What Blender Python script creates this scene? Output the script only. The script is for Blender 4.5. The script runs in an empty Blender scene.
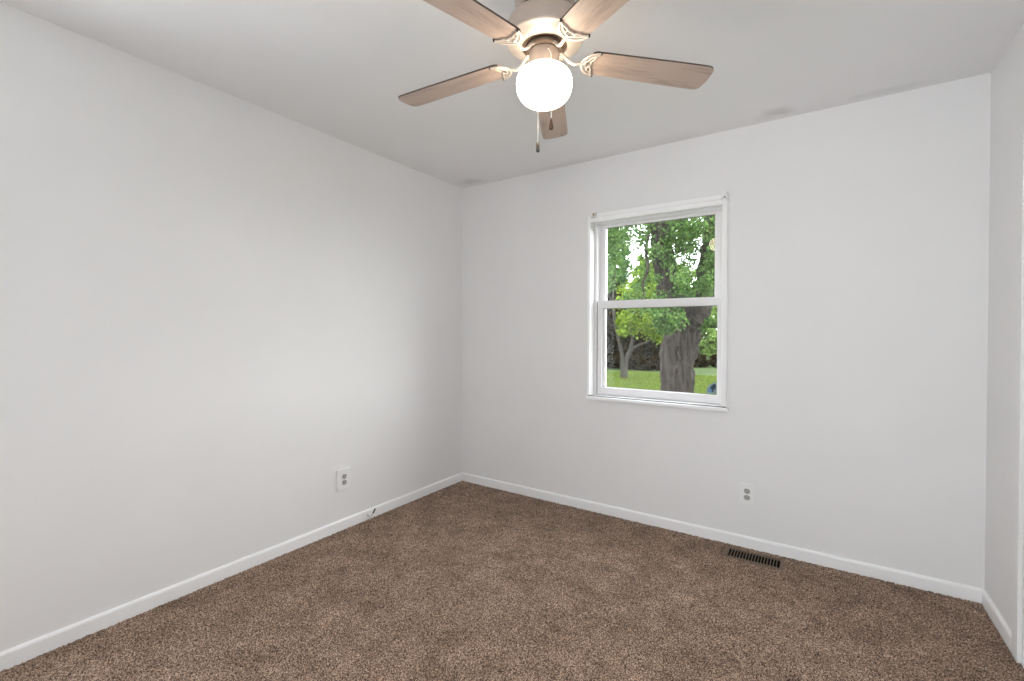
import bpy, math, random
import numpy as np
from mathutils import Vector, Matrix

SC = bpy.context.scene
COL = SC.collection
PI = math.pi

# ------------------------------------------------------------------ camera
CAM = np.array([2.47593578, -2.96118290, 1.24770472])
RIGHT = np.array([0.83168023, 0.55524422, 0.00344167])
UP = np.array([-0.00764236, 0.005249, 0.99995702])
FWD = np.array([-0.55520229, 0.83167079, -0.00860887])
FPX, CX, CY = 459.902, 512.0, 335.95
cd = bpy.data.cameras.new('camera')
cam = bpy.data.objects.new('camera', cd)
COL.objects.link(cam)
cd.sensor_fit = 'HORIZONTAL'
cd.sensor_width = 36.0
cd.lens = FPX / 1024 * 36.0
cd.shift_y = (CY - 340.5) / 1024
cd.clip_start = 0.02
cd.clip_end = 400
cam.matrix_world = Matrix(((RIGHT[0], UP[0], -FWD[0], CAM[0]),
                           (RIGHT[1], UP[1], -FWD[1], CAM[1]),
                           (RIGHT[2], UP[2], -FWD[2], CAM[2]), (0, 0, 0, 1)))
SC.camera = cam

# ------------------------------------------------------------------ light
GLOBE = 15.0          # fan lamp
SKY_LOW, SKY_HIGH = 9.5, 10.5
SUN_W = 2.6

world = bpy.data.worlds.new('overcast_sky')
SC.world = world
world.use_nodes = True
nt = world.node_tree
nt.nodes.clear()
wo = nt.nodes.new('ShaderNodeOutputWorld')
bg = nt.nodes.new('ShaderNodeBackground')
tc = nt.nodes.new('ShaderNodeTexCoord')
sp = nt.nodes.new('ShaderNodeSeparateXYZ')
mr = nt.nodes.new('ShaderNodeMapRange')
mr.inputs['From Min'].default_value = 0.15
mr.inputs['From Max'].default_value = 0.8
mr.inputs['To Min'].default_value = SKY_LOW
mr.inputs['To Max'].default_value = SKY_HIGH
nt.links.new(tc.outputs['Generated'], sp.inputs[0])
nt.links.new(sp.outputs['Z'], mr.inputs['Value'])
nt.links.new(mr.outputs[0], bg.inputs['Strength'])
bg.inputs['Color'].default_value = (0.90, 0.937, 1.0, 1)
nt.links.new(bg.outputs[0], wo.inputs[0])

def portal(name, loc, rot, sx, sy):
    """guides the sampling of the sky through a window; gives off no light itself"""
    l = bpy.data.lights.new(name, 'AREA')
    l.shape = 'RECTANGLE'
    l.size, l.size_y = sx, sy
    l.cycles.is_portal = True
    o = bpy.data.objects.new(name, l)
    COL.objects.link(o)
    o.location, o.rotation_euler = loc, rot
RW = (2.34, 2.94, 0.42, 2.10)     # added rear window x0 x1 z0 z1
SW = (-3.27, -2.72, 0.12, 2.26)   # added left rear window y0 y1 z0 z1
portal('added_rear_portal', ((RW[0] + RW[1]) / 2, -3.485, (RW[2] + RW[3]) / 2), (PI / 2, 0, 0), RW[1] - RW[0], RW[3] - RW[2])
portal('added_side_portal', (-0.16, (SW[0] + SW[1]) / 2, (SW[2] + SW[3]) / 2), (PI / 2, 0, -PI / 2), SW[1] - SW[0], SW[3] - SW[2])
portal('front_window_portal', (1.582, 0.16, 1.43), (PI / 2, 0, PI), 0.845, 1.26)

sl = bpy.data.lights.new('hazy_sun', 'SUN')
sl.energy, sl.angle, sl.color = SUN_W, 0.75, (1.0, 0.96, 0.88)
so = bpy.data.objects.new('hazy_sun', sl)
COL.objects.link(so)
so.rotation_euler = Vector((-1.0, -0.85, -0.30)).to_track_quat('-Z', 'Y').to_euler()

SC.view_settings.view_transform = 'Standard'
SC.view_settings.look = 'None'
SC.view_settings.gamma = 1.0
SC.view_settings.exposure = 0.06
SC.view_settings.use_curve_mapping = False
SC.cycles.use_denoising = True
SC.cycles.max_bounces = 14
SC.cycles.diffuse_bounces = 8
SC.cycles.transparent_max_bounces = 24
SC.cycles.sample_clamp_indirect = 6.0

# ------------------------------------------------------------------ helpers
class MB:
    """collects shapes and links them as one mesh object"""
    def __init__(s):
        s.v, s.f, s.sm = [], [], []
    def add(s, vs, fs, smooth=False, M=None):
        b = len(s.v)
        for p in vs:
            p = Vector(p)
            s.v.append(M @ p if M is not None else p)
        for f in fs:
            s.f.append(tuple(b + i for i in f))
            s.sm.append(smooth)
        return s
    def box(s, x0, x1, y0, y1, z0, z1, bev=0.0, M=None):
        if bev <= 0:
            v = [(x, y, z) for z in (z0, z1) for y in (y0, y1) for x in (x0, x1)]
            f = [(0, 2, 3, 1), (4, 5, 7, 6), (0, 1, 5, 4), (2, 6, 7, 3), (0, 4, 6, 2), (1, 3, 7, 5)]
            return s.add(v, f, False, M)
        import bmesh
        bm = bmesh.new()
        bmesh.ops.create_cube(bm, size=1)
        for q in bm.verts:
            q.co = Vector(((x0 + x1) / 2 + q.co.x * (x1 - x0), (y0 + y1) / 2 + q.co.y * (y1 - y0), (z0 + z1) / 2 + q.co.z * (z1 - z0)))
        bmesh.ops.bevel(bm, geom=bm.edges[:], offset=bev, segments=2, affect='EDGES', profile=0.6)
        bm.verts.index_update()
        s.add([q.co.copy() for q in bm.verts], [[q.index for q in f.verts] for f in bm.faces], False, M)
        bm.free()
        return s
    def lathe(s, prof, n=48, cx=0.0, cy=0.0, smooth=True):
        vs, fs = [], []
        for (r, z) in prof:
            for i in range(n):
                a = 2 * PI * i / n
                vs.append((cx + r * math.cos(a), cy + r * math.sin(a), z))
        for j in range(len(prof) - 1):
            for i in range(n):
                k = (i + 1) % n
                fs.append((j * n + i, j * n + k, (j + 1) * n + k, (j + 1) * n + i))
        return s.add(vs, fs, smooth)
    def tube(s, pts, rad, n=8, flat=1.0, up=(0, 0, 1), cap=True, smooth=True):
        """swept tube; rad a number or one per point; flat squashes it along the up axis"""
        pts = [Vector(p) for p in pts]
        if not hasattr(rad, '__len__'):
            rad = [rad] * len(pts)
        vs, fs = [], []
        U = Vector(up)
        for i, p in enumerate(pts):
            t = (pts[min(i + 1, len(pts) - 1)] - pts[max(i - 1, 0)]).normalized()
            a = t.cross(U)
            if a.length < 1e-4:
                a = t.cross(Vector((1, 0, 0)))
            a.normalize()
            b = a.cross(t)
            for k in range(n):
                w = 2 * PI * k / n
                vs.append(p + a * (rad[i] * math.cos(w)) + b * (rad[i] * flat * math.sin(w)))
        m = len(pts)
        for j in range(m - 1):
            for k in range(n):
                q = (k + 1) % n
                fs.append((j * n + k, j * n + q, (j + 1) * n + q, (j + 1) * n + k))
        if cap:
            fs.append(tuple(range(n - 1, -1, -1)))
            fs.append(tuple((m - 1) * n + k for k in range(n)))
        return s.add(vs, fs, smooth)
    def prism(s, outline, z0, z1, M=None):
        n = len(outline)
        vs = [(x, y, z0) for x, y in outline] + [(x, y, z1) for x, y in outline]
        fs = [tuple(range(n - 1, -1, -1)), tuple(range(n, 2 * n))]
        fs += [(i, (i + 1) % n, n + (i + 1) % n, n + i) for i in range(n)]
        return s.add(vs, fs, False, M)
    def build(s, name, mat, parent=None):
        me = bpy.data.meshes.new(name)
        me.from_pydata([tuple(p) for p in s.v], [], s.f)
        me.polygons.foreach_set('use_smooth', s.sm)
        me.materials.append(mat)
        me.update()
        o = bpy.data.objects.new(name, me)
        COL.objects.link(o)
        if parent is not None:
            o.parent = parent
        return o

def bez(p0, p1, p2, n=10):
    p0, p1, p2 = Vector(p0), Vector(p1), Vector(p2)
    return [p0 * (1 - t) ** 2 + p1 * 2 * t * (1 - t) + p2 * t * t for t in [i / n for i in range(n + 1)]]

def spline(pts, n=6):
    """Catmull-Rom through the points"""
    P = [Vector(p) for p in pts]
    P = [P[0] * 2 - P[1]] + P + [P[-1] * 2 - P[-2]]
    out = []
    for i in range(1, len(P) - 2):
        for j in range(n):
            t = j / n
            a, b, c, d = P[i - 1], P[i], P[i + 1], P[i + 2]
            out.append(0.5 * ((2 * b) + (c - a) * t + (2 * a - 5 * b + 4 * c - d) * t * t + (3 * b - a - 3 * c + d) * t ** 3))
    out.append(P[-2])
    return out

def tag(o, label=None, cat=None, group=None, kind=None):
    if label: o['label'] = label
    if cat: o['category'] = cat
    if group: o['group'] = group
    if kind: o['kind'] = kind
    return o

def empty(name, loc, rz=0.0):
    o = bpy.data.objects.new(name, None)
    o.empty_display_size = 0.05
    COL.objects.link(o)
    o.location = loc
    o.rotation_euler = (0, 0, rz)
    return o

def at(px, py, depth):
    """point of the place seen at a pixel, at a distance along the view"""
    return CAM + depth * (FWD + RIGHT * (px - CX) / FPX - UP * (py - CY) / FPX)

# ------------------------------------------------------------------ materials
def mat(name, col, rough=0.5, metal=0.0, spec=0.5):
    m = bpy.data.materials.new(name)
    m.use_nodes = True
    b = m.node_tree.nodes['Principled BSDF']
    b.inputs['Base Color'].default_value = (*col, 1)
    b.inputs['Roughness'].default_value = rough
    b.inputs['Metallic'].default_value = metal
    b.inputs['Specular IOR Level'].default_value = spec
    return m
def nd(m, kind, **kw):
    n = m.node_tree.nodes.new(kind)
    for k, v in kw.items():
        if k in n.inputs: n.inputs[k].default_value = v
        else: setattr(n, k, v)
    return n
def ln(m, a, b): m.node_tree.links.new(a, b)
def P(m): return m.node_tree.nodes['Principled BSDF']
def noise(m, scale, detail=3.0, rough=0.5, coord='Object', stretch=None):
    t = nd(m, 'ShaderNodeTexCoord')
    n = nd(m, 'ShaderNodeTexNoise')
    n.inputs['Scale'].default_value = scale
    n.inputs['Detail'].default_value = detail
    n.inputs['Roughness'].default_value = rough
    if stretch:
        mp = nd(m, 'ShaderNodeMapping')
        mp.inputs['Scale'].default_value = stretch
        ln(m, t.outputs[coord], mp.inputs[0]); ln(m, mp.outputs[0], n.inputs['Vector'])
    else:
        ln(m, t.outputs[coord], n.inputs['Vector'])
    return n
def ramp(m, src, stops):
    r = nd(m, 'ShaderNodeValToRGB')
    e = r.color_ramp.elements
    while len(e) < len(stops): e.new(0.5)
    for i, (p, c) in enumerate(stops):
        e[i].position = p
        e[i].color = (*c, 1)
    ln(m, src, r.inputs[0])
    return r
def bump(m, src, strength, dist):
    b = nd(m, 'ShaderNodeBump')
    b.inputs['Strength'].default_value = strength
    b.inputs['Distance'].default_value = dist
    ln(m, src, b.inputs['Height'])
    ln(m, b.outputs[0], P(m).inputs['Normal'])

def paint(name, col, rough):
    m = mat(name, col, rough, spec=0.35)
    n = noise(m, 2.2, 3)
    r = ramp(m, n.outputs['Fac'], [(0.3, tuple(c * 0.975 for c in col)), (0.7, col)])
    ln(m, r.outputs[0], P(m).inputs['Base Color'])
    n2 = noise(m, 160, 3)
    bump(m, n2.outputs['Fac'], 0.06, 0.002)
    return m
M_WALL = paint('painted_wall', (0.825, 0.82, 0.82), 0.55)

# ceiling paint with a few dusty smudges near the walls
M_CEIL = paint('painted_ceiling', (0.83, 0.825, 0.825), 0.75)
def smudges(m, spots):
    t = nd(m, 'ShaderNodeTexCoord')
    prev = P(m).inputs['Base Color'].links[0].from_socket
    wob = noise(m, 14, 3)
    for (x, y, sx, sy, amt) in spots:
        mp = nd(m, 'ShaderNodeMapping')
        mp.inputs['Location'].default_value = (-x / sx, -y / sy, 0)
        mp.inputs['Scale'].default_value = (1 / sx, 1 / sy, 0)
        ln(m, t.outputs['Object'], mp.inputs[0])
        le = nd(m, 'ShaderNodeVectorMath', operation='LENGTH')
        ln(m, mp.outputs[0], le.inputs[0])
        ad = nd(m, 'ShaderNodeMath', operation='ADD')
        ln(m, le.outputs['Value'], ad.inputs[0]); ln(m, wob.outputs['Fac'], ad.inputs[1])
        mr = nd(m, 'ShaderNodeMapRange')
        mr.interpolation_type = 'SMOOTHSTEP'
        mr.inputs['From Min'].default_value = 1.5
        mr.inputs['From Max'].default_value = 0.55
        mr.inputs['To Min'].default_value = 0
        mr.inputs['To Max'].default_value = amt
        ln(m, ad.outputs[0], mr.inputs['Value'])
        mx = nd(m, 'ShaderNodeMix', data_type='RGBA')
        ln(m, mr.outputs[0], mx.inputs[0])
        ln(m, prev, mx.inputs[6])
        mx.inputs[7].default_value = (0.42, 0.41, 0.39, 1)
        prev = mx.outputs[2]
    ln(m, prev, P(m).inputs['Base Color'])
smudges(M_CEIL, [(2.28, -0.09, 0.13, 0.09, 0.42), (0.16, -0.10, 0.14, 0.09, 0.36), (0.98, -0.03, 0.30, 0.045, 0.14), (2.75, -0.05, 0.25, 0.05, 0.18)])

M_TRIM = mat('white_gloss_trim', (0.92, 0.92, 0.925), 0.32)
M_CASING = mat('satin_casing_paint', (0.80, 0.795, 0.795), 0.45)
M_VINYL = mat('white_vinyl', (0.80, 0.79, 0.80), 0.35)
M_SEAL_GAP = mat('dark_gap', (0.16, 0.155, 0.15), 0.8)  # rubber seals, and strips standing in for shaded gaps
M_PLATE = mat('white_plastic', (0.84, 0.84, 0.84), 0.3)
M_SOCKET = mat('grey_plastic', (0.40, 0.40, 0.39), 0.45)
M_SLOT = mat('slot_black', (0.015, 0.015, 0.015), 0.7)
M_DOOR = mat('white_door_paint', (0.78, 0.78, 0.78), 0.4)
M_BRASS = mat('satin_metal', (0.55, 0.52, 0.47), 0.35, 1.0)
M_SCREW = mat('rusty_screw', (0.20, 0.11, 0.06), 0.6, 0.5)
M_NICKEL = mat('satin_nickel', (0.50, 0.41, 0.35), 0.4, 0.4)
M_NICKEL2 = mat('pale_cast_metal', (0.55, 0.49, 0.44), 0.42, 0.3)
M_HOLE = mat('dark_motor', (0.10, 0.07, 0.05), 0.6, 0.3)
M_CHAIN = mat('bead_chain', (0.93, 0.91, 0.87), 0.35, 0.0)
M_WOODKNOB = mat('brown_wood_fob', (0.11, 0.055, 0.03), 0.4)
M_STEELKNOB = mat('dark_metal_fob', (0.07, 0.06, 0.055), 0.35, 0.7)
M_CABLE = mat('white_cable', (0.62, 0.62, 0.61), 0.5)
M_PLUG = mat('dark_connector', (0.10, 0.10, 0.10), 0.45, 0.4)
M_REG = mat('brown_register_paint', (0.17, 0.118, 0.080), 0.6)
M_DUCT = mat('duct_black', (0.006, 0.006, 0.006), 0.9)

# blade: bleached oak with the grain along the blade
M_BLADE = mat('faded_oak_blade', (0.44, 0.34, 0.27), 0.45)
g = noise(M_BLADE, 9.0, 6, 0.65, 'Object', (1.4, 26, 26))
g2 = noise(M_BLADE, 3.0, 2, 0.5, 'Object', (1, 6, 6))
ad = nd(M_BLADE, 'ShaderNodeMath', operation='ADD')
ln(M_BLADE, g.outputs['Fac'], ad.inputs[0]); ln(M_BLADE, g2.outputs['Fac'], ad.inputs[1])
rr = ramp(M_BLADE, ad.outputs[0], [(0.62, (0.2562, 0.1891, 0.1525)), (0.95, (0.4209, 0.3233, 0.2684)), (1.0, (0.4880, 0.3782, 0.3172))])
ln(M_BLADE, rr.outputs[0], P(M_BLADE).inputs['Base Color'])
M_EDGE = mat('dark_blade_edge', (0.06, 0.04, 0.03), 0.5)

M_GLOBE = bpy.data.materials.new('lit_opal_glass')
M_GLOBE.use_nodes = True
b = P(M_GLOBE)
b.inputs['Base Color'].default_value = (0.9, 0.88, 0.84, 1)
b.inputs['Roughness'].default_value = 0.25
b.inputs['Emission Color'].default_value = (1.0, 0.82, 0.61, 1)
b.inputs['Emission Strength'].default_value = GLOBE

def glass(name, tint):
    m = bpy.data.materials.new(name)
    m.use_nodes = True
    t = m.node_tree
    t.nodes.clear()
    o = t.nodes.new('ShaderNodeOutputMaterial')
    tr = t.nodes.new('ShaderNodeBsdfTransparent'); tr.inputs[0].default_value = (*tint, 1)
    gl = t.nodes.new('ShaderNodeBsdfGlossy'); gl.inputs['Roughness'].default_value = 0.02
    lw = t.nodes.new('ShaderNodeLayerWeight'); lw.inputs['Blend'].default_value = 0.5
    pw = t.nodes.new('ShaderNodeMath'); pw.operation = 'POWER'; pw.inputs[1].default_value = 5
    ma = t.nodes.new('ShaderNodeMath'); ma.operation = 'MULTIPLY_ADD'
    ma.inputs[1].default_value = 0.9; ma.inputs[2].default_value = 0.024
    mx = t.nodes.new('ShaderNodeMixShader')
    t.links.new(lw.outputs['Facing'], pw.inputs[0]); t.links.new(pw.outputs[0], ma.inputs[0])
    t.links.new(ma.outputs[0], mx.inputs[0]); t.links.new(tr.outputs[0], mx.inputs[1]); t.links.new(gl.outputs[0], mx.inputs[2])
    t.links.new(mx.outputs[0], o.inputs[0])
    return m
M_GLASS = glass('window_glass', (0.97, 0.985, 0.975))

# carpet: brown saxony, flecks of light and dark yarn, pile leaning in patches
M_CARPET = mat('brown_carpet', (0.2, 0.15, 0.11), 0.95, spec=0.1)
c1 = noise(M_CARPET, 185, 2, 0.7)
c2 = noise(M_CARPET, 6.0, 5, 0.65)
c3 = noise(M_CARPET, 28, 3, 0.6)
r1 = ramp(M_CARPET, c1.outputs['Fac'], [(0.37, (0.045, 0.024, 0.015)), (0.5, (0.245, 0.160, 0.112)), (0.64, (0.60, 0.445, 0.34))])
r2 = ramp(M_CARPET, c2.outputs['Fac'], [(0.33, (0.74, 0.72, 0.70)), (0.66, (1.2, 1.2, 1.2))])
r3 = ramp(M_CARPET, c3.outputs['Fac'], [(0.3, (0.85, 0.85, 0.85)), (0.7, (1.12, 1.12, 1.12))])
mA = nd(M_CARPET, 'ShaderNodeMix', data_type='RGBA', blend_type='MULTIPLY'); mA.inputs[0].default_value = 1
mB = nd(M_CARPET, 'ShaderNodeMix', data_type='RGBA', blend_type='MULTIPLY'); mB.inputs[0].default_value = 1
ln(M_CARPET, r1.outputs[0], mA.inputs[6]); ln(M_CARPET, r2.outputs[0], mA.inputs[7])
ln(M_CARPET, mA.outputs[2], mB.inputs[6]); ln(M_CARPET, r3.outputs[0], mB.inputs[7])
ln(M_CARPET, mB.outputs[2], P(M_CARPET).inputs['Base Color'])
P(M_CARPET).inputs['Sheen Weight'].default_value = 0.15
P(M_CARPET).inputs['Sheen Roughness'].default_value = 0.45

def bark(name, c0, c1):
    m = mat(name, c0, 0.9, spec=0.1)
    n = noise(m, 6, 8, 0.75, 'Object', (3.2, 3.2, 0.5))
    r = ramp(m, n.outputs['Fac'], [(0.35, c0), (0.65, c1)])
    ln(m, r.outputs[0], P(m).inputs['Base Color'])
    bump(m, n.outputs['Fac'], 1.0, 0.12)
    return m
M_BARK = bark('oak_bark', (0.0062, 0.0047, 0.0036), (0.0800, 0.0660, 0.0555))
M_BARK2 = bark('pale_bark', (0.0257, 0.0220, 0.0176), (0.0804, 0.0731, 0.0585))

def leafmat(name, c, var=0.35, trans=0.4):
    m = bpy.data.materials.new(name)
    m.use_nodes = True
    t = m.node_tree
    t.nodes.clear()
    o = t.nodes.new('ShaderNodeOutputMaterial')
    ge = t.nodes.new('ShaderNodeNewGeometry')
    r = t.nodes.new('ShaderNodeValToRGB')
    e = r.color_ramp.elements
    e[0].color = (c[0] * (1 - var), c[1] * (1 - var), c[2] * (1 - var), 1)
    e[1].color = (c[0] * (1 + var) + 0.02, c[1] * (1 + var), c[2] * (1 + var * .5), 1)
    t.links.new(ge.outputs['Random Per Island'], r.inputs[0])
    d = t.nodes.new('ShaderNodeBsdfDiffuse'); tr = t.nodes.new('ShaderNodeBsdfTranslucent')
    mx = t.nodes.new('ShaderNodeMixShader'); mx.inputs[0].default_value = trans
    t.links.new(r.outputs[0], d.inputs[0]); t.links.new(r.outputs[0], tr.inputs[0])
    t.links.new(d.outputs[0], mx.inputs[1]); t.links.new(tr.outputs[0], mx.inputs[2])
    t.links.new(mx.outputs[0], o.inputs[0])
    return m
M_LEAF = leafmat('oak_leaves', (0.0560, 0.1130, 0.0400), 0.65)
M_LEAFY = leafmat('yellow_green_leaves', (0.1150, 0.1800, 0.0290), 0.55)
M_LEAFD = leafmat('dark_leaves', (0.0092, 0.0143, 0.0063), 0.6)
M_LEAFP = leafmat('pale_green_leaves', (0.1368, 0.2189, 0.0684), 0.45)
M_LEAFB = leafmat('bluish_green_leaves', (0.0684, 0.1368, 0.0593), 0.5)

M_LAWN = mat('lawn_soil', (0.16, 0.30, 0.04), 0.95, spec=0.1)
n = noise(M_LAWN, 0.9, 5, 0.65)
r = ramp(M_LAWN, n.outputs['Fac'], [(0.35, (0.018, 0.032, 0.007)), (0.65, (0.034, 0.050, 0.011))])
ln(M_LAWN, r.outputs[0], P(M_LAWN).inputs['Base Color'])
M_GRASS = leafmat('grass_blades', (0.0791, 0.1202, 0.0253), 0.55, 0.3)
M_SIDING = mat('exterior_siding', (0.62, 0.60, 0.56), 0.7)

# ------------------------------------------------------------------ room shell
W, H, D = 3.12, 2.44, 3.35
XL, YB = -0.006, 0.006          # wall faces
WO = (1.15, 2.005, 0.800, 2.060)  # window opening x0 x1 z0 z1
def struct(o, label=None):
    o['kind'] = 'structure'
    return o

def wall_with_hole(name, along, face, thick, u0, u1, hole):
    """wall along x or y with one opening, face = inner face coordinate, thick signed outward"""
    m = MB()
    a, b = sorted((face, face + thick))
    h0, h1, z0, z1 = hole
    def bx(p, q, c, d):
        if q - p < 1e-6 or d - c < 1e-6: return
        if along == 'x': m.box(p, q, a, b, c, d)
        else: m.box(a, b, p, q, c, d)
    bx(u0, h0, -0.05, H); bx(h1, u1, -0.05, H); bx(h0, h1, -0.05, z0); bx(h0, h1, z1, H)
    return struct(m.build(name, M_WALL))
wall_with_hole('wall_back', 'x', YB, 0.15, XL - 0.15, W + 0.15, WO)
mw = MB()
for y0, y1, z0, z1 in ((-D, SW[0], -0.05, H), (SW[0], SW[1], -0.05, SW[2]), (SW[0], SW[1], SW[3], H), (SW[1], YB, -0.05, H)):
    mw.box(XL - 0.15, XL, y0, y1, z0, z1)
struct(mw.build('wall_left', M_WALL))
DH = (-1.26, -0.46, -0.05, 2.03)
wall_with_hole('wall_right', 'y', W, 0.13, -D, YB, DH)
wall_with_hole('wall_rear', 'x', -D, -0.13, XL - 0.15, W + 0.15, RW)
struct(MB().box(XL - 0.15, W + 0.15, -D - 0.13, YB + 0.15, H, H + 0.15).build('ceiling', M_CEIL))

# carpet: a fine grid of tufts
def carpet():
    x0, x1, y0, y1 = XL, W, -D, YB
    st = 0.0052
    nx, ny = int((x1 - x0) / st), int((y1 - y0) / st)
    rng = np.random.default_rng(4)
    X, Y = np.meshgrid(np.linspace(x0, x1, nx), np.linspace(y0, y1, ny))
    jx = rng.uniform(-0.4, 0.4, X.shape) * st; jy = rng.uniform(-0.4, 0.4, X.shape) * st
    jx[:, 0] = jx[:, -1] = 0; jy[0] = jy[-1] = 0
    Z = rng.uniform(-0.0045, 0.0030, X.shape)
    Z += 0.007
    edge = (Y > y1 - 0.019) | (X < x0 + 0.019) | (X > x1 - 0.019)
    Z[edge] -= 0.002
    reg = (X > 2.025) & (X < 2.325) & (Y < -0.035) & (Y > -0.185)   # pressed down under the register
    Z[reg] = -0.006
    hole = (X > 2.043) & (X < 2.319) & (Y < -0.049) & (Y > -0.175)
    Z[hole] = -0.05
    V = np.stack([X + jx, Y + jy, Z], -1).reshape(-1, 3).astype(np.float32)
    i = np.arange(nx * ny).reshape(ny, nx)
    F = np.stack([i[:-1, :-1], i[:-1, 1:], i[1:, 1:], i[1:, :-1]], -1).reshape(-1, 4)
    me = bpy.data.meshes.new('floor')
    me.vertices.add(len(V)); me.vertices.foreach_set('co', V.ravel())
    me.loops.add(F.size); me.loops.foreach_set('vertex_index', F.ravel().astype(np.int32))
    me.polygons.add(len(F)); me.polygons.foreach_set('loop_start', np.arange(0, F.size, 4, dtype=np.int32))
    me.update(calc_edges=True)
    me.materials.append(M_CARPET)
    o = bpy.data.objects.new('floor', me)
    COL.objects.link(o)
    return struct(o)
carpet()
struct(MB().box(XL - 0.15, W + 0.15, -D - 0.13, YB + 0.15, -0.35, -0.05).build('trim_1', M_SIDING))   # floor slab edge

# baseboards: flat board with an eased top edge
def baseboard(name, a, b, nrm):
    """from a to b along the wall foot; nrm points into the room"""
    A, B, N = Vector((*a, 0)), Vector((*b, 0)), Vector((*nrm, 0))
    t = 0.0125
    prof = [(0, -0.02), (t, -0.02), (t, 0.060), (t * 0.75, 0.0665), (t * 0.35, 0.070), (0, 0.070)]
    vs = [A + N * u + Vector((0, 0, z)) for u, z in prof] + [B + N * u + Vector((0, 0, z)) for u, z in prof]
    k = len(prof)
    fs = [(i, (i + 1) % k, k + (i + 1) % k, k + i) for i in range(k)] + [tuple(range(k - 1, -1, -1)), tuple(range(k, 2 * k))]
    return struct(MB().add(vs, fs).build(name, M_TRIM))
baseboard('baseboard_left', (XL, -D), (XL, YB), (1, 0))
baseboard('baseboard_back', (XL + 0.0125, YB), (W - 0.0125, YB), (0, -1))
baseboard('baseboard_right', (W, YB), (W, -0.402), (-1, 0))
o = baseboard('baseboard_rear', (XL + 0.0125, -D), (W, -D), (0, 1))
baseboard('baseboard_side', (W, -1.32), (W, -D + 0.0125), (-1, 0))

# ------------------------------------------------------------------ window
win = struct(empty('window_1', (0, 0, 0)))
m = MB()        # painted casing round the opening
m.box(1.1365, 1.155, -0.012, YB + 0.001, 0.812, 2.050, 0.003)
m.box(1.1365, 1.1445, -0.017, -0.010, 0.812, 2.050, 0.002)
m.box(1.994, 2.025, -0.012, YB + 0.001, 0.812, 2.056, 0.003)
m.box(2.017, 2.024, -0.017, -0.010, 0.812, 2.056, 0.002)
m.build('casing', M_TRIM, win)
m = MB()        # head board with a bead along it
m.box(1.155, 1.994, -0.016, YB + 0.001, 2.005, 2.036, 0.003)
m.box(1.2035, 1.992, -0.024, YB + 0.001, 2.034, 2.062, 0.004)
m.build('head_casing', M_TRIM, win)
m = MB()        # reveal boards
m.box(WO[0] - 0.001, 1.155, 0.0, 0.155, WO[2], WO[3])
m.box(1.997, WO[1] + 0.001, 0.0, 0.155, WO[2], WO[3])
m.box(1.155, 1.997, 0.0, 0.155, 2.014, WO[3] + 0.001)
m.build('jamb', M_CASING, win)
m = MB()
m.box(1.133, 2.036, -0.030, 0.03, 0.784, 0.805, 0.004)
m.box(1.155, 1.997, 0.03, 0.16, 0.775, 0.805)
m.build('sill', M_TRIM, win)
m = MB()        # vinyl frame: side tracks, head, sill
m.box(1.155, 1.1755, 0.058, 0.150, 0.812, 2.014)
m.box(1.171, 1.188, 0.098, 0.150, 0.812, 2.014)
m.box(1.984, 1.997, 0.098, 0.150, 0.812, 2.014)
m.box(1.155, 1.997, 0.062, 0.150, 1.999, 2.014)
m.box(1.155, 1.997, -0.004, 0.150, 0.8045, 0.8115)
m.box(1.155, 1.997, 0.072, 0.150, 0.805, 0.822)
m.build('frame', M_VINYL, win)
m = MB()        # dark strips painted in for the shade between frame, sash and sill
m.box(1.1750, 1.1812, 0.066, 0.0975, 0.812, 1.464)
m.box(1.142, 2.021, -0.0095, -0.002, 0.8045, 0.8105)
m.build('gap_shade', M_SEAL_GAP, win)
def sash(name, x0, x1, z0, z1, y0, y1, sl, sr, rb, rt, gy):
    m = MB()
    bv = 0.003
    m.box(x0, x0 + sl, y0, y1, z0, z1, bv)
    m.box(x1 - sr, x1, y0, y1, z0, z1, bv)
    m.box(x0 + sl - 0.002, x1 - sr + 0.002, y0, y1, z0, z0 + rb, bv)
    m.box(x0 + sl - 0.002, x1 - sr + 0.002, y0, y1, z1 - rt, z1, bv)
    o = m.build(name, M_VINYL, win)
    g = MB().box(x0 + sl - 0.004, x1 - sr + 0.004, gy, gy + 0.004, z0 + rb - 0.004, z1 - rt + 0.004).build('glass_pane', M_GLASS, o)
    q = MB()      # dark rubber line round the pane
    a, b, c, d = x0 + sl, x1 - sr, z0 + rb, z1 - rt
    w = 0.0025
    q.box(a, a + w, gy - 0.003, gy, c, d); q.box(b - w, b, gy - 0.003, gy, c, d)
    q.box(a, b, gy - 0.003, gy, c, c + w); q.box(a, b, gy - 0.003, gy, d - w * 1.6, d)
    q.build('glazing_seal', M_SEAL_GAP, o)
    return o
lo = sash('lower_sash', 1.181, 1.994, 0.8135, 1.466, 0.060, 0.098, 0.032, 0.034, 0.052, 0.052, 0.082)
up = sash('upper_sash', 1.188, 1.986, 1.420, 2.003, 0.102, 0.136, 0.034, 0.050, 0.046, 0.021, 0.116)
m = MB()        # deeper glazing bead at the outer side of the lower sash
m.box(1.2132, 1.234, 0.079, 0.097, 0.8655, 1.414, 0.002)
m.build('glazing_bead', M_TRIM, lo)
MB().lathe([(0.0, 1.956), (0.004, 1.957), (0.005, 1.962), (0.0, 1.967)], 10, 1.1555, 0.036).build('screw', M_SCREW, win)

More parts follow.
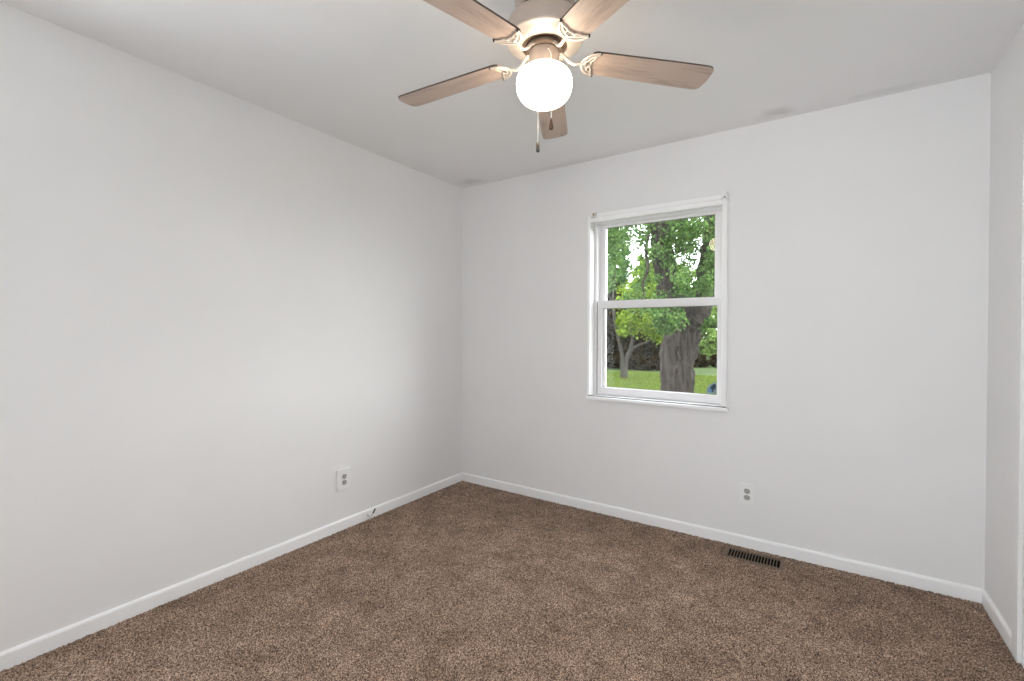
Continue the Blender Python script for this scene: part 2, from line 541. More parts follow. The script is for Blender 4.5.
# the two little brackets left from a blind
def bracket(name, x0, x1, z0, z1, label, hole):
    o = empty(name, ((x0 + x1) / 2, -0.018, z0))
    tag(o, label, 'bracket', 'blind brackets on the window casing')
    cx = (x0 + x1) / 2
    m = MB().box(x0 - cx, x1 - cx, -0.020, -0.0165, 0, z1 - z0, 0.0008)
    m.box(x0 - cx, x0 - cx + 0.003, -0.0175, 0.026, 0, z1 - z0, 0.0006)
    m.box(x1 - cx - 0.003, x1 - cx, -0.0175, 0.026, 0, z1 - z0, 0.0006)
    m.box(x0 - cx, x1 - cx, -0.0175, 0.026, z1 - z0 - 0.003, z1 - z0, 0.0006)
    m.build('clip', M_PLATE, o)
    mm = MB()
    mm.box(hole[0] - cx, hole[1] - cx, -0.0215, -0.019, hole[2] - z0, hole[3] - z0, 0.0007)
    mm.build('screw', hole[4], o)
    return o
bracket('blind_bracket', 1.176, 1.203, 2.0365, 2.066, 'small white blind bracket with a rusty screw at the upper left window corner', (1.184, 1.194, 2.042, 2.060, M_SCREW))
bracket('blind_bracket', 1.9935, 2.022, 2.034, 2.072, 'small white box-shaped blind bracket on the right upper casing corner', (2.007, 2.017, 2.036, 2.044, M_SEAL_GAP))

# sticker in the lower right corner of the lower pane
def sticker():
    o = empty('window_sticker', (1.940, 0.081, 0.872))
    tag(o, 'small torn blue and dark green sticker in the lower right corner of the window glass', 'sticker')
    out = [(-0.045, 0.0), (0.014, 0.0), (0.016, 0.062), (0.004, 0.070), (-0.012, 0.058), (-0.030, 0.052), (-0.040, 0.030)]
    R = Matrix.Rotation(PI / 2, 4, 'X')
    m = mat('pale_blue_film', (0.16, 0.24, 0.29), 0.4)
    MB().prism(out, 0, 0.0006, R).build('backing', m, o)
    m2 = mat('dark_teal_print', (0.012, 0.035, 0.045), 0.4)
    MB().prism([(-0.018, 0.012), (-0.004, 0.010), (0.000, 0.030), (0.010, 0.026), (0.012, 0.056), (0.000, 0.062), (-0.010, 0.048), (-0.020, 0.036)], 0.0006, 0.0011, R).build('print', m2, o)
    m3 = mat('blue_print', (0.10, 0.22, 0.42), 0.4)
    MB().prism([(-0.026, 0.010), (-0.012, 0.008), (-0.010, 0.026), (-0.022, 0.030)], 0.0009, 0.0013, R).build('print', m3, o)
sticker()

# ------------------------------------------------------------------ door on the right (only its far edge is in view)
m = MB()
cf = W - 0.013
def door_trim():
    m = MB()
    for y0, y1 in ((-0.460, -0.400), (-1.320, -1.260)):
        m.box(cf, W + 0.002, y0, y1, -0.01, 2.03, 0.003)
        yy = y1 if y1 > -0.5 else y0
    m.box(cf, W + 0.002, -1.320, -0.400, 2.03, 2.088, 0.003)
    return struct(m.build('trim_2', M_CASING))
door_trim()
m = MB()
m.box(W, W + 0.13, -0.480, -0.4601, -0.01, 2.03)
m.box(W, W + 0.13, -1.2599, -1.240, -0.01, 2.03)
m.box(W, W + 0.13, -1.2599, -0.4601, 2.012, 2.0299)
m.box(W + 0.05, W + 0.062, -0.492, -0.480, -0.01, 2.012)
m.box(W + 0.05, W + 0.062, -1.240, -1.228, -0.01, 2.012)
struct(m.build('trim_3', M_CASING))
dr = struct(empty('door_1', (W + 0.066, -1.237, 0.006)))
m = MB()
pw, ph = 0.754, 2.0
m.box(0.0, 0.035, 0, pw, 0, ph)
dm = m.build('slab', M_DOOR, dr)
for (y0, y1, z0, z1) in ((0.10, 0.35, 0.20, 0.90), (0.40, 0.65, 0.20, 0.90), (0.10, 0.35, 1.02, 1.62), (0.40, 0.65, 1.02, 1.62), (0.10, 0.35, 1.70, 1.90), (0.40, 0.65, 1.70, 1.90)):
    q = MB()
    q.box(-0.006, 0.001, y0, y1, z0, z1, 0.003)
    q.build('panel', M_DOOR, dr)
q = MB().tube([(0, 0.06, 0.93), (-0.02, 0.06, 0.93), (-0.03, 0.06, 0.93), (-0.045, 0.06, 0.93), (-0.06, 0.06, 0.93), (-0.064, 0.06, 0.93)], [0.012, 0.011, 0.02, 0.028, 0.022, 0.004], 16)
q.build('knob', M_BRASS, dr)

# ------------------------------------------------------------------ added rear window (unseen behind the camera, sized for the daylight it lets in)
rw = struct(empty('added_rear_window', (0, 0, 0)))
m = MB()
x0, x1, z0, z1 = RW
for a, b, c, d in ((x0 - 0.03, x0 + 0.03, z0, z1), (x1 - 0.03, x1 + 0.03, z0, z1), (x0, x1, z1 - 0.03, z1 + 0.04), (x0 - 0.04, x1 + 0.04, z0 - 0.03, z0 + 0.02)):
    m.box(a, b, -D - 0.10, -D + 0.014, c, d, 0.003)
m.box(x0, x1, -D - 0.08, -D - 0.05, 1.43, 1.47)
m.build('frame', M_VINYL, rw)
MB().box(x0 + 0.02, x1 - 0.02, -D - 0.072, -D - 0.068, z0 + 0.01, z1 - 0.01).build('glass_pane', M_GLASS, rw)

sw = struct(empty('added_side_window', (0, 0, 0)))  # unseen window added in the left wall to bring in more daylight
m = MB()
y0, y1, z0, z1 = SW
for a, b, c, d in ((y0 - 0.03, y0 + 0.03, z0, z1), (y1 - 0.03, y1 + 0.03, z0, z1), (y0, y1, z1 - 0.03, z1 + 0.04), (y0 - 0.04, y1 + 0.04, z0 - 0.03, z0 + 0.02)):
    m.box(XL - 0.10, XL + 0.014, a, b, c, d, 0.003)
m.box(XL - 0.08, XL - 0.05, y0, y1, 1.20, 1.24)
m.build('frame', M_VINYL, sw)
MB().box(XL - 0.072, XL - 0.068, y0 + 0.02, y1 - 0.02, z0 + 0.01, z1 - 0.01).build('glass_pane', M_GLASS, sw)

# ------------------------------------------------------------------ outlets
def outlet(loc, rz, label, w=0.082, h=0.124, t=0.0085):
    o = empty('wall_outlet', loc, rz)         # local: wall is the xz plane, room towards -y
    tag(o, label, 'outlet', 'duplex wall outlets')
    MB().box(-w / 2, w / 2, -t, 0.0, -h / 2, h / 2, 0.003).build('cover_plate', M_PLATE, o)
    for dz in (0.0185, -0.0185):
        pts = []
        for i in range(24):
            a = 2 * PI * i / 24
            pts.append((0.0168 * math.cos(a), max(-0.0142, min(0.0142, 0.0168 * math.sin(a)))))
        R = Matrix.Translation((0, -t + 0.0003, dz)) @ Matrix.Rotation(PI / 2, 4, 'X')
        s = MB().prism(pts, 0, 0.0018, R).build('receptacle', M_SOCKET, o)
        q = MB()
        q.box(-0.0085, -0.0055, -t - 0.0020, -t - 0.0013, dz + 0.000, dz + 0.0095)
        q.box(0.0050, 0.0078, -t - 0.0020, -t - 0.0013, dz + 0.001, dz + 0.0088)
        q.prism([(0.003 * math.cos(i * PI / 6), -0.0068 + 0.003 * math.sin(i * PI / 6)) for i in range(12)], 0.0016, 0.0023, R)
        q.build('slots', M_SLOT, s)
    R = Matrix.Translation((0, -t + 0.0003, 0)) @ Matrix.Rotation(PI / 2, 4, 'X')
    MB().prism([(0.003 * math.cos(i * PI / 6), 0.003 * math.sin(i * PI / 6)) for i in range(12)], 0, 0.0015, R).build('screw', M_BRASS, o)
    return o
outlet((2.137, YB, 0.314), 0, 'white wall outlet on the back wall below the right of the window')
outlet((XL, -1.152, 0.320), PI / 2, 'white wall outlet on the long left wall near the cable stub', 0.096, 0.130, 0.014)

# ------------------------------------------------------------------ cable stub at the left baseboard
def cable():
    o = empty('cable_stub', (0.020, -0.962, 0.007))
    tag(o, 'short split cable stub with dark connector sticking up by the left baseboard', 'cable')
    MB().tube(spline([(0, 0, -0.02), (-0.001, 0.001, 0.004), (0.004, 0.010, 0.022), (0.005, 0.020, 0.036)]), 0.0030, 8).build('lead', M_CABLE, o)
    MB().tube([(0.005, 0.0195, 0.0355), (0.005, 0.022, 0.039), (0.006, 0.036, 0.060), (0.006, 0.0375, 0.0625)], [0.0042, 0.0052, 0.0052, 0.003], 10).build('connector', M_PLUG, o)
    MB().tube(spline([(0, 0, -0.02), (0.001, -0.004, 0.006), (0.003, -0.012, 0.022), (0.004, -0.019, 0.032)]), 0.0026, 8).build('lead', M_CABLE, o)
    MB().tube([(0.004, -0.0185, 0.031), (0.004, -0.024, 0.040)], 0.0034, 8).build('connector', M_SOCKET, o)
cable()

# ------------------------------------------------------------------ floor register
def register():
    o = empty('floor_register', (2.185, -0.120, 0.006))
    tag(o, 'brown metal floor vent with dark slots in the carpet by the back baseboard', 'floor vent')
    lx, ly, z0, z1 = 0.126, 0.052, -0.004, 0.0045
    m = MB()
    rim = 0.019
    m.box(-lx - rim, lx + rim, ly, ly + rim * .85, z0, z1, 0.002)
    m.box(-lx - rim, lx + rim, -ly - rim * .85, -ly, z0, z1, 0.002)
    m.box(-lx - rim, -lx, -ly, ly, z0, z1, 0.002)
    m.box(lx, lx + rim, -ly, ly, z0, z1, 0.002)
    m.build('frame', M_REG, o)
    g = MB()
    n = 17
    p = 2 * lx / n
    for i in range(1, n):
        x = -lx + i * p
        R = Matrix.Translation((x, 0, -0.001)) @ Matrix.Rotation(0.1, 4, 'Y')
        g.box(-0.0021, 0.0021, -ly, ly, -0.005, 0.005, 0, R)
    g.build('grille', M_REG, o)
    d = MB()
    d.box(-lx, lx, -ly, ly, -0.042, -0.040)
    d.box(-lx - .002, -lx, -ly, ly, -0.042, -0.005); d.box(lx, lx + .002, -ly, ly, -0.042, -0.005)
    d.box(-lx, lx, -ly - .002, -ly, -0.042, -0.005); d.box(-lx, lx, ly, ly + .002, -0.042, -0.005)
    d.build('duct', M_DUCT, o)
register()

# ------------------------------------------------------------------ ceiling fan
FX, FY = 1.6812, -1.5764
ZB, RT, HW, PITCH, A0, DROOP = 2.1984, 0.612, 0.0585, -0.1406, 2.0032, 0.0384
def fan():
    f = empty('ceiling_fan', (FX, FY, H))
    tag(f, 'five-blade ceiling fan with faded oak blades and a lit white globe under the ceiling', 'ceiling fan')
    z = lambda v: v - H
    # ceiling canopy
    MB().lathe([(0.0, z(2.4395)), (0.098, z(2.4395)), (0.102, z(2.425)), (0.102, z(2.375)), (0.096, z(2.352)), (0.0, z(2.352))], 56).build('canopy', M_NICKEL, f)
    MB().lathe([(0.085, z(2.354)), (0.088, z(2.330)), (0.090, z(2.310)), (0.0, z(2.308))], 48).build('collar', M_HOLE, f)
    # motor housing: side band, then a shallow bowl with an open middle
    MB().lathe([(0.0, z(2.322)), (0.108, z(2.320)), (0.122, z(2.313)), (0.1275, z(2.303)), (0.129, z(2.288)), (0.1300, z(2.264)), (0.1315, z(2.2575)),
                (0.1325, z(2.252)), (0.1305, z(2.2465))], 64).build('motor_housing', M_NICKEL, f)
    MB().lathe([(0.1305, z(2.2465)), (0.1285, z(2.2435)), (0.124, z(2.2430)), (0.112, z(2.2370)), (0.098, z(2.2300)), (0.084, z(2.2255)), (0.079, z(2.2262)), (0.078, z(2.2320))], 64).build('housing_bowl', M_NICKEL2, f)
    MB().lathe([(0.079, z(2.2330)), (0.0, z(2.2330))], 40).build('motor_opening', M_HOLE, f)
    MB().lathe([(0.0, z(2.2325)), (0.060, z(2.2325)), (0.063, z(2.226)), (0.063, z(2.218)), (0.056, z(2.213)), (0.0, z(2.213))], 48).build('flywheel', M_HOLE, f)
    # switch housing / fitter above the globe
    fit = MB().lathe([(0.0, z(2.2145)), (0.044, z(2.2145)), (0.0500, z(2.2110)), (0.0520, z(2.206)), (0.0520, z(2.166)), (0.0535, z(2.162)), (0.0535, z(2.150)), (0.048, z(2.146)), (0.0, z(2.146))], 48)
    fit.build('light_fitter', M_NICKEL, f)
    # globe
    prof = []
    n = 30
    for i in range(n + 1):
        t = -PI / 2 + (PI / 2 + 1.02) * i / n
        c, s = math.cos(t), math.sin(t)
        e = 2 / 2.5
        r = 0.0955 * (abs(c) ** e)
        zz = (0.076 if s < 0 else 0.056) * (abs(s) ** e) * (1 if s > 0 else -1)
        prof.append((r, z(2.104 + zz)))
    prof.append((0.050, z(2.157)))
    g = MB().lathe(prof, 56).build('globe', M_GLOBE, f)
    # blades with their cast irons
    def blade_mesh():
        r0, r1 = 0.158, RT
        out = []
        N = 12
        def hw(r):
            u = (r - r0) / (r1 - r0)
            return 0.0515 + (HW + 0.001 - 0.0515) * min(1, u * 1.25)
        # near side root -> tip, rounded tip, back
        side = []
        cr = 0.022
        for i in range(6):
            a = PI - (PI / 2) * i / 5
            side.append((r0 + cr + cr * math.cos(a), hw(r0) - cr + cr * math.sin(a)))
        for i in range(1, 8):
            r = r0 + cr + (r1 - 0.032 - r0 - cr) * i / 8
            side.append((r, hw(r)))
        h = HW + 0.001
        for i in range(9):
            a = PI / 2 * (1 - i / 8)
            side.append((r1 - 0.034 + 0.030 * math.cos(a) ** 0.9, h - 0.022 + 0.022 * math.sin(a)))
        side.append((r1 - 0.0015, 0.022))
        out = side + [(r1, 0.0)] + [(x, -y) for x, y in reversed(side)]
        return out
    outline = blade_mesh()
    def iron():
        m = MB()
        zc = -0.0075          # the iron lies under the blade
        # neck from the flywheel
        neck = spline([(0.055, 0, 0.021), (0.068, 0, 0.013), (0.086, 0, -0.006), (0.106, 0, -0.0155), (0.124, 0, -0.0095), (0.136, 0, zc)], 5)
        m.tube(neck, [0.0062] * 6 + [0.0064] * (len(neck) - 6), 10, 0.75)
        # outer crescents to the two horns
        for s in (1, -1):
            m.tube(spline([(0.134, 0, zc), (0.1375, 0.014 * s, zc), (0.147, 0.031 * s, zc), (0.163, 0.045 * s, zc), (0.186, 0.0535 * s, zc)], 6), [0.0056] * 20 + [0.0048] * 5, 8, 0.6)
            m.tube(spline([(0.186, 0.0535 * s, zc), (0.176, 0.037 * s, zc), (0.173, 0.023 * s, zc), (0.166, 0.012 * s, zc), (0.167, 0.0, zc)], 6), 0.0036, 8, 0.6)
            # inner scrolls
            m.tube(spline([(0.136, 0.0, zc), (0.146, 0.007 * s, zc), (0.156, 0.019 * s, zc), (0.1635, 0.031 * s, zc), (0.178, 0.043 * s, zc)], 6), 0.0034, 8, 0.6)
            m.tube(spline([(0.156, 0.019 * s, zc), (0.162, 0.013 * s, zc), (0.166, 0.006 * s, zc)], 5), 0.0028, 8, 0.6)
        m.tube([(0.134, 0, zc), (0.150, 0, zc), (0.167, 0, zc)], [0.0062, 0.0036, 0.0042], 8, 0.6)
        m.tube([(0.150, 0.0, zc + 0.001), (0.150, 0.0, zc + 0.004)], 0.007, 10)
        return m
    def screws():
        out = []
        for (x, y) in ((0.187, 0.0538), (0.187, -0.0538), (0.152, 0.0)):
            out.append(MB().tube([(x, y, -0.0115), (x, y, -0.009), (x, y, -0.002)], [0.0022, 0.0034, 0.0034], 10))
        return out
    first = None
    for k in range(5):
        a = A0 + 2 * PI * k / 5
        # local x along the blade, tilted by the pitch and the slight droop
        L = Matrix.Translation((0, 0, ZB - H)) @ Matrix.Rotation(a, 4, 'Z') @ Matrix.Rotation(math.atan(DROOP), 4, 'Y') @ Matrix.Rotation(PITCH, 4, 'X')
        if first is None:
            b = MB()
            b.prism(outline, -0.0032, 0.0034)
            bl = b.build('blade', M_BLADE, f)
            # finished edge: dark line round the rim and the top side
            e = MB()
            n = len(outline)
            o2 = [(x, y) for x, y in outline]
            vs = [(x * 1.0008, y * 1.004, z_) for z_ in (-0.0024, 0.0036) for x, y in o2]
            fs = [(i, (i + 1) % n, n + (i + 1) % n, n + i) for i in range(n)] + [tuple(range(n, 2 * n))]
            ed = e.add(vs, fs).build('blade_edge', M_EDGE, bl)
            ir = iron().build('blade_iron', M_NICKEL2, f)
            sc = [q.build('screw', M_STEELKNOB, ir) for q in screws()]
            first = [bl, ed, ir] + sc
            bl.matrix_local = L; ir.matrix_local = L
        else:
            cp = [q.copy() for q in first]
            for q in cp: COL.objects.link(q)
            bl, ed, ir = cp[:3]
            bl.parent = f; ir.parent = f; ed.parent = bl
            for q in cp[3:]: q.parent = ir
            bl.matrix_local = L; ir.matrix_local = L
    # pull chains
    toward = Vector((CAM[0] - FX, CAM[1] - FY, 0)).normalized()
    base = Vector((FX, FY, H))
    def chain(px, ytop, ybead, ytip, depth, rise, fob, fmat):
        top = Vector(at(px, ytop, depth)) - base
        bead = Vector(at(px, ybead, depth)) - base
        tip = Vector(at(px, ytip, depth)) - base
        tip.x, tip.y = bead.x, bead.y; top.x, top.y = bead.x, bead.y
        pts = rise(top)
        m = MB()
        path = spline(pts, 5) + [bead]
        m.tube(path, 0.0014, 6)
        # beads
        for i in range(26):
            t = i / 25
            p = top.lerp(bead, t)
            m.lathe([(0.0, p.z - 0.0017), (0.0017, p.z), (0.0, p.z + 0.0017)], 6, p.x, p.y)
        c = m.build('pull_chain', M_CHAIN, f)
        Hh = bead.z - tip.z
        prof = [(r, bead.z - t * Hh) for r, t in fob]
        MB().lathe(prof, 16, bead.x, bead.y).build('pull_fob', fmat, c)
    hor = math.hypot(toward.x, toward.y)
    # front chain lies against the globe on the camera side
    def rise_front(top):
        d = Vector((top.x, top.y, 0)); u = d.normalized()
        return [u * 0.051 + Vector((0, 0, z(2.194))), u * 0.060 + Vector((0, 0, z(2.188))), u * 0.080 + Vector((0, 0, z(2.168))), u * 0.097 + Vector((0, 0, z(2.138))), Vector((d.x, d.y, top.z))]
    chain(551.2, 88, 117.5, 130.0, 1.487, rise_front,
          [(0.0, 0), (0.0025, 0.02), (0.0035, 0.2), (0.0062, 0.62), (0.0078, 0.82), (0.006, 0.95), (0.0, 1.0)], M_WOODKNOB)
    chain(537.9, 88, 142.5, 152.8, 1.688, rise_front,
          [(0.0, 0), (0.005, 0.02), (0.006, 0.25), (0.0068, 0.7), (0.0055, 0.9), (0.0, 1.0)], M_STEELKNOB)
    return f
fan()

# ------------------------------------------------------------------ garden
GZ = -0.55
rng = np.random.default_rng(11)
random.seed(5)

lawn = tag(struct(MB().box(-60, 60, 0.156, 90, GZ - 0.4, GZ).build('ground', M_LAWN)))

def quads(name, V, mtl, parent=None, verts=4):
    """V: (n, verts, 3) array of leaf polygons"""
    V = np.asarray(V, np.float32)
    n, k = V.shape[0], V.shape[1]
    me = bpy.data.meshes.new(name)
    me.vertices.add(n * k); me.vertices.foreach_set('co', V.ravel())
    me.loops.add(n * k); me.loops.foreach_set('vertex_index', np.arange(n * k, dtype=np.int32))
    me.polygons.add(n); me.polygons.foreach_set('loop_start', np.arange(0, n * k, k, dtype=np.int32))
    me.update(calc_edges=True)
    me.materials.append(mtl)
    o = bpy.data.objects.new(name, me)
    COL.objects.link(o)
    if parent is not None: o.parent = parent
    return o

def leaves(centres, radii, per, size, droop=0.0):
    """six-sided pointed leaves scattered through clusters"""
    out = []
    C = np.repeat(np.asarray(centres), per, 0)
    Rr = np.repeat(np.asarray(radii), per, 0)
    n = len(C)
    d = rng.normal(size=(n, 3)); d /= np.linalg.norm(d, axis=1, keepdims=True)
    p = C + d * (rng.uniform(0, 1, (n, 1)) ** 0.5) * Rr.reshape(n, -1)
    a = rng.normal(size=(n, 3)); a[:, 2] -= droop; a /= np.linalg.norm(a, axis=1, keepdims=True)
    b = np.cross(a, rng.normal(size=(n, 3))); b /= np.linalg.norm(b, axis=1, keepdims=True)
    s = size * rng.uniform(0.6, 1.35, (n, 1))
    w = s * 0.30
    return np.stack([p, p + a * s * .3 + b * w, p + a * s * .7 + b * w * .8, p + a * s, p + a * s * .7 - b * w * .8, p + a * s * .3 - b * w], 1)

def trunk_mesh(m, pts, rads, n=14, seed=1, rough=0.06):
    r = random.Random(seed)
    P_ = spline(pts, 6)
    k = len(pts) - 1
    R_ = []
    for i in range(len(P_)):
        t = i / (len(P_) - 1) * k
        j = min(int(t), k - 1)
        R_.append((rads[j] * (1 - (t - j)) + rads[j + 1] * (t - j)) * (1 + r.uniform(-rough, rough)))
    b = len(m.v)
    m.tube(P_, R_, n, up=(0, 1, 0))
    for i in range(b, len(m.v)):
        q = m.v[i]
        m.v[i] = q + Vector((r.uniform(-1, 1), r.uniform(-1, 1), 0)) * (0.022 * rads[0] / 0.3)

# --- the big old tree close to the house
def big_tree():
    dpt = 8.0
    base = at(676.5, 420, dpt); base[2] = GZ
    o = empty('old_tree', tuple(base))
    tag(o, 'thick grey-barked old tree forking in two right outside the window', 'tree')
    B = Vector(base)
    def q(px, py, d=dpt): return Vector(at(px, py, d)) - B
    m = MB()
    trunk_mesh(m, [q(676, 445), q(676.5, 392), q(677, 362), q(681, 340), q(686, 318), q(689, 303), q(691, 292)],
               [0.40, 0.285, 0.285, 0.31, 0.335, 0.36, 0.30], 18, 2, 0.03)
    trunk_mesh(m, [q(680, 325), q(671, 304), q(667, 288), q(664, 262), q(662, 235), q(668, 200), q(672, 120), q(665, 20)],
               [0.25, 0.20, 0.17, 0.18, 0.165, 0.15, 0.11, 0.05], 14, 3, 0.05)
    trunk_mesh(m, [q(691, 320), q(699, 303), q(705, 285), q(710, 250), q(713, 215), q(718, 150), q(728, 40)],
               [0.28, 0.22, 0.18, 0.15, 0.13, 0.11, 0.05], 14, 4, 0.05)
    trunk_mesh(m, [q(663, 250), q(650, 225), q(630, 205), q(600, 190, 7.4)], [0.10, 0.06, 0.045, 0.02], 8, 5)
    trunk_mesh(m, [q(664, 240), q(674, 226), q(686, 216), q(700, 190)], [0.10, 0.07, 0.055, 0.03], 8, 6)
    trunk_mesh(m, [q(701, 322), q(710, 325), q(722, 326), q(740, 318, 7.4)], [0.07, 0.05, 0.035, 0.012], 8, 7)
    trunk_mesh(m, [q(650, 225), q(646, 250, 7.6), q(648, 268, 7.5), q(643, 284, 7.4), q(645, 300, 7.4)], [0.035, 0.028, 0.024, 0.018, 0.008], 6, 8)
    m.build('trunk', M_BARK, o)
    # leaf sprays hanging through the crown
    cs, rs = [], []
    def gap(px, py):
        for (cx, cy, rx, ry) in ((634, 262, 8, 22), (697, 262, 5, 17), (646, 288, 4, 10), (636, 226, 6, 5), (667, 234, 3, 7), (711, 312, 6, 8)):
            if ((px - cx) / rx) ** 2 + ((py - cy) / ry) ** 2 < 1: return True
        return False
    rr = np.random.default_rng(21)
    def add(n, x0, x1, y0, y1, d0, d1, r0, r1):
        for _ in range(n):
            px, py = rr.uniform(x0, x1), rr.uniform(y0, y1)
            if gap(px, py): continue
            cs.append(at(px, py, rr.uniform(d0, d1)) - base); rs.append(rr.uniform(r0, r1))
    add(170, 560, 790, 120, 236, 6.0, 9.5, 0.16, 0.34)
    add(150, 600, 730, 212, 262, 7.0, 10.0, 0.12, 0.26)
    add(60, 598, 690, 255, 305, 7.6, 10.0, 0.10, 0.24)
    add(26, 668, 692, 218, 252, 7.2, 9.5, 0.10, 0.2)
    add(18, 655, 690, 262, 312, 6.6, 7.6, 0.08, 0.18)
    add(34, 695, 735, 250, 300, 6.6, 7.8, 0.08, 0.17)
    add(7, 656, 670, 318, 336, 6.8, 7.6, 0.06, 0.14)
    add(16, 638, 682, 305, 325, 6.6, 7.8, 0.08, 0.16)
    add(6, 700, 722, 318, 328, 7.0, 7.6, 0.06, 0.10)
    # rest of the crown, mostly above the view
    for _ in range(260):
        v = rr.normal(size=3); v /= np.linalg.norm(v)
        c = np.array([0.2, 0.4, 6.4]) + v * rr.uniform(0.4, 1.0) * np.array([4.0, 3.4, 2.6])
        cs.append(c); rs.append(rr.uniform(0.25, 0.5))
    V = leaves(cs, rs, 66, 0.05, 0.5)
    quads('foliage', V, M_LEAF, o)
    return o
big_tree()

def small_tree():
    dpt = 18.0
    base = at(624.4, 376, dpt); base[2] = GZ
    o = empty('young_tree', tuple(base))
    tag(o, 'slender tree with two pale stems on the lawn left of the thick trunk', 'tree')
    B = Vector(base)
    def q(px, py, d=dpt): return Vector(at(px, py, d)) - B
    m = MB()
    trunk_mesh(m, [q(623.0, 379), q(622.6, 368), q(622.2, 356), q(619.5, 344), q(617, 332), q(614.2, 314), q(613, 295), q(616, 270)], [0.11, 0.085, 0.075, 0.07, 0.06, 0.055, 0.04, 0.02], 10, 12)
    trunk_mesh(m, [q(625.2, 379), q(625.4, 368), q(627, 357), q(630.5, 350), q(638, 345.5), q(649, 341), q(662, 330)], [0.12, 0.095, 0.085, 0.065, 0.05, 0.035, 0.015], 10, 13)
    trunk_mesh(m, [q(628, 357), q(631, 346), q(633, 334), q(634, 315), q(640, 295)], [0.07, 0.06, 0.055, 0.045, 0.02], 9, 14)
    m.build('trunk', M_BARK2, o)
    rr = np.random.default_rng(31)
    cs, rs = [], []
    for _ in range(72):
        px, py = rr.uniform(622, 676), rr.uniform(262, 336)
        if ((px - 633) / 11) ** 2 + ((py - 255) / 24) ** 2 < 1: continue
        if py > 322 and px < 634: continue
        cs.append(at(px, py, rr.uniform(15.5, 18.5)) - base); rs.append(rr.uniform(0.22, 0.42))
    for _ in range(14):
        px, py = rr.uniform(619, 634), rr.uniform(318, 334)
        cs.append(at(px, py, rr.uniform(16.5, 17.5)) - base); rs.append(rr.uniform(0.15, 0.25))
    V = leaves(cs, rs, 85, 0.12, 0.3)
    quads('foliage', V, M_LEAFY, o)
small_tree()

def crown_tree(name, px, depth, zc, rad, mtl, label, per=50, n=90, size=0.3, trunk=0.12, group=None, bot=None, seed=1, bm=M_BARK):
    base = at(px, 370, depth); base[2] = GZ
    o = empty(name, tuple(base))
    tag(o, label, 'tree' if trunk else 'shrub', group)
    rr = np.random.default_rng(seed)
    cs, rs = [], []
    h = zc - GZ
    for _ in range(n):
        v = rr.normal(size=3); v /= np.linalg.norm(v)
        c = np.array([0, 0, h]) + v * (rr.uniform(0.15, 1.0) ** 0.45) * np.array(rad)
        if c[2] < 0.15: c[2] = 0.15 + rr.uniform(0, .4)
        cs.append(c); rs.append(rr.uniform(0.14, 0.3) * min(rad))
    m = MB()
    tr = trunk or 0.05
    trunk_mesh(m, [Vector((0, 0, -0.1)), Vector((0.05, 0, h * 0.4)), Vector((0, 0.06, h * 0.9)), Vector((0.1, 0, h + rad[2] * 0.5))], [tr * 1.2, tr, tr * .7, tr * .2], 9, seed)
    m.build('trunk' if trunk else 'stem', bm, o)
    quads('foliage', leaves(cs, rs, int(per * 1.7), size * 0.72), mtl, o)
    return o
# dark evergreens behind the lawn, left of the thick trunk
HG = 'dark evergreens behind the lawn'
for i, (px, dp, zc, rad, lab) in enumerate((
        (594, 24.3, 1.5, (0.85, 0.75, 2.4), 'dark evergreen at the far left edge of the lawn'),
        (611, 28.2, 1.7, (0.95, 0.85, 2.6), 'dark evergreen farther back, directly behind the slender pale-stemmed tree'),
        (629, 24.3, 1.3, (0.75, 0.75, 2.1), 'dark evergreen on the lawn edge right of the slender tree stems'),
        (647, 28.2, 1.5, (0.95, 0.85, 2.4), 'dark evergreen farther back beside the left edge of the thick trunk'),
        (666, 24.3, 1.2, (0.72, 0.75, 2.1), 'dark evergreen mostly hidden by the thick trunk'))):
    crown_tree('evergreen_shrub', px, dp, zc, rad, M_LEAFD, lab, 90, 110, 0.26, 0, HG, seed=40 + i)
# taller pale trees behind them
BG = 'tall trees far behind the lawn'
for i, (px, dp, zc, rad, mtl, lab) in enumerate((
        (597, 34, 5.6, (2.4, 2.0, 4.6), M_LEAFB, 'tall bluish green tree filling the upper left of the window view'),
        (611, 43, 7.6, (1.5, 1.6, 4.6), M_LEAFB, 'tall narrow green tree far off left of the sky gap'),
        (652, 37, 4.6, (2.0, 1.6, 3.2), M_LEAFP, 'pale green tree far off behind the fork of the thick trunk'),
        (684, 43, 4.6, (2.6, 2.0, 3.0), M_LEAFP, 'pale green tree far off between the two forked stems'))):
    crown_tree('background_tree', px, dp, zc, rad, mtl, lab, 50, 90, 0.38, 0.16, BG, seed=60 + i)
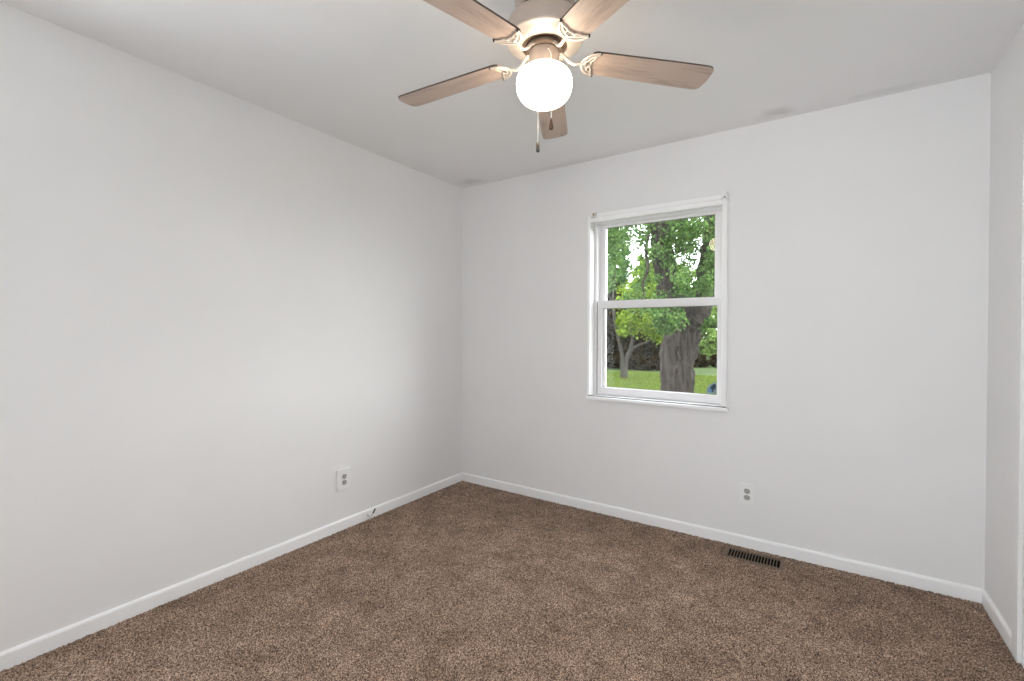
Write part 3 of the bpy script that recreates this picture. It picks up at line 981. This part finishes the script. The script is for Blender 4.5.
# lighter shrubs seen right of the trunk
for i, (px, dp, rad, lab) in enumerate((
        (632, 22.3, (2.2, 0.42, 0.34), 'long low dark hedge along the lawn edge left of the thick trunk'),
        (698, 24.0, (0.42, 0.5, 0.32), 'low dark hedge at the lawn edge partly behind the thick trunk'),
        (723, 24.0, (0.66, 0.6, 0.34), 'low dark hedge at the lawn edge right of the thick trunk'))):
    crown_tree('low_hedge', px, dp, GZ + 0.18, rad, M_LEAFD, lab, 60, 60 if rad[0] < 2 else 220, 0.2, 0, 'low hedge pieces at the lawn edge', seed=90 + i)
for i, (px, dp, zc, rad, lab) in enumerate((
        (700, 30, 0.9, (1.1, 0.9, 1.5), 'low light green shrub just right of the thick trunk'),
        (715, 33.5, 1.3, (1.2, 0.9, 2.0), 'light green shrub at the right edge of the lower pane'),
        (737, 30, 1.6, (1.2, 0.9, 2.2), 'light green shrub beyond the right edge of the window'))):
    crown_tree('light_shrub', px, dp, zc, rad, M_LEAFP, lab, 55, 70, 0.26, 0, 'light green shrubs right of the trunk', seed=80 + i)

# more of the tree line, to the sides of what the window shows
for i, (px, dp, zc, rad, mtl, lab) in enumerate((
        (545, 33, 4.4, (2.4, 2.0, 4.4), M_LEAFB, 'tall green tree far off, outside the window view on its left'),
        (765, 38, 4.6, (2.4, 2.0, 4.2), M_LEAFB, 'tall green tree far off, just outside the window view on its right'),
        (835, 33, 4.0, (2.5, 2.2, 4.0), M_LEAFP, 'pale green tree far off, well outside the window view on its right'),
        (925, 36, 4.6, (3.2, 2.4, 4.4), M_LEAFB, 'wide green tree far off, farthest to the right of the window view'))):
    crown_tree('background_tree', px, dp, zc, rad, mtl, lab, 50, 110, 0.4, 0.16, BG, seed=110 + i)

# grass blades on the part of the lawn the window shows
def grass():
    n = 190000
    p = np.stack([rng.uniform(-14, 16, n), rng.uniform(5.0, 17.5, n), np.zeros(n)], 1)
    keep = (p - CAM) @ FWD < 20.8
    p = p[keep]
    n = len(p)
    p[:, 2] = GZ - 0.005
    h = rng.uniform(0.03, 0.085, n)
    a = rng.uniform(0, 2 * PI, n)
    w = np.stack([np.cos(a), np.sin(a), np.zeros(n)], 1) * 0.012
    lean = np.stack([rng.normal(0, 0.025, n), rng.normal(0, 0.025, n), h], 1)
    V = np.stack([p - w, p + w, p + lean], 1)
    o = quads('grass', V, M_GRASS)
    tag(o, 'mown bright green grass of the lawn outside', 'grass', kind='stuff')
grass()
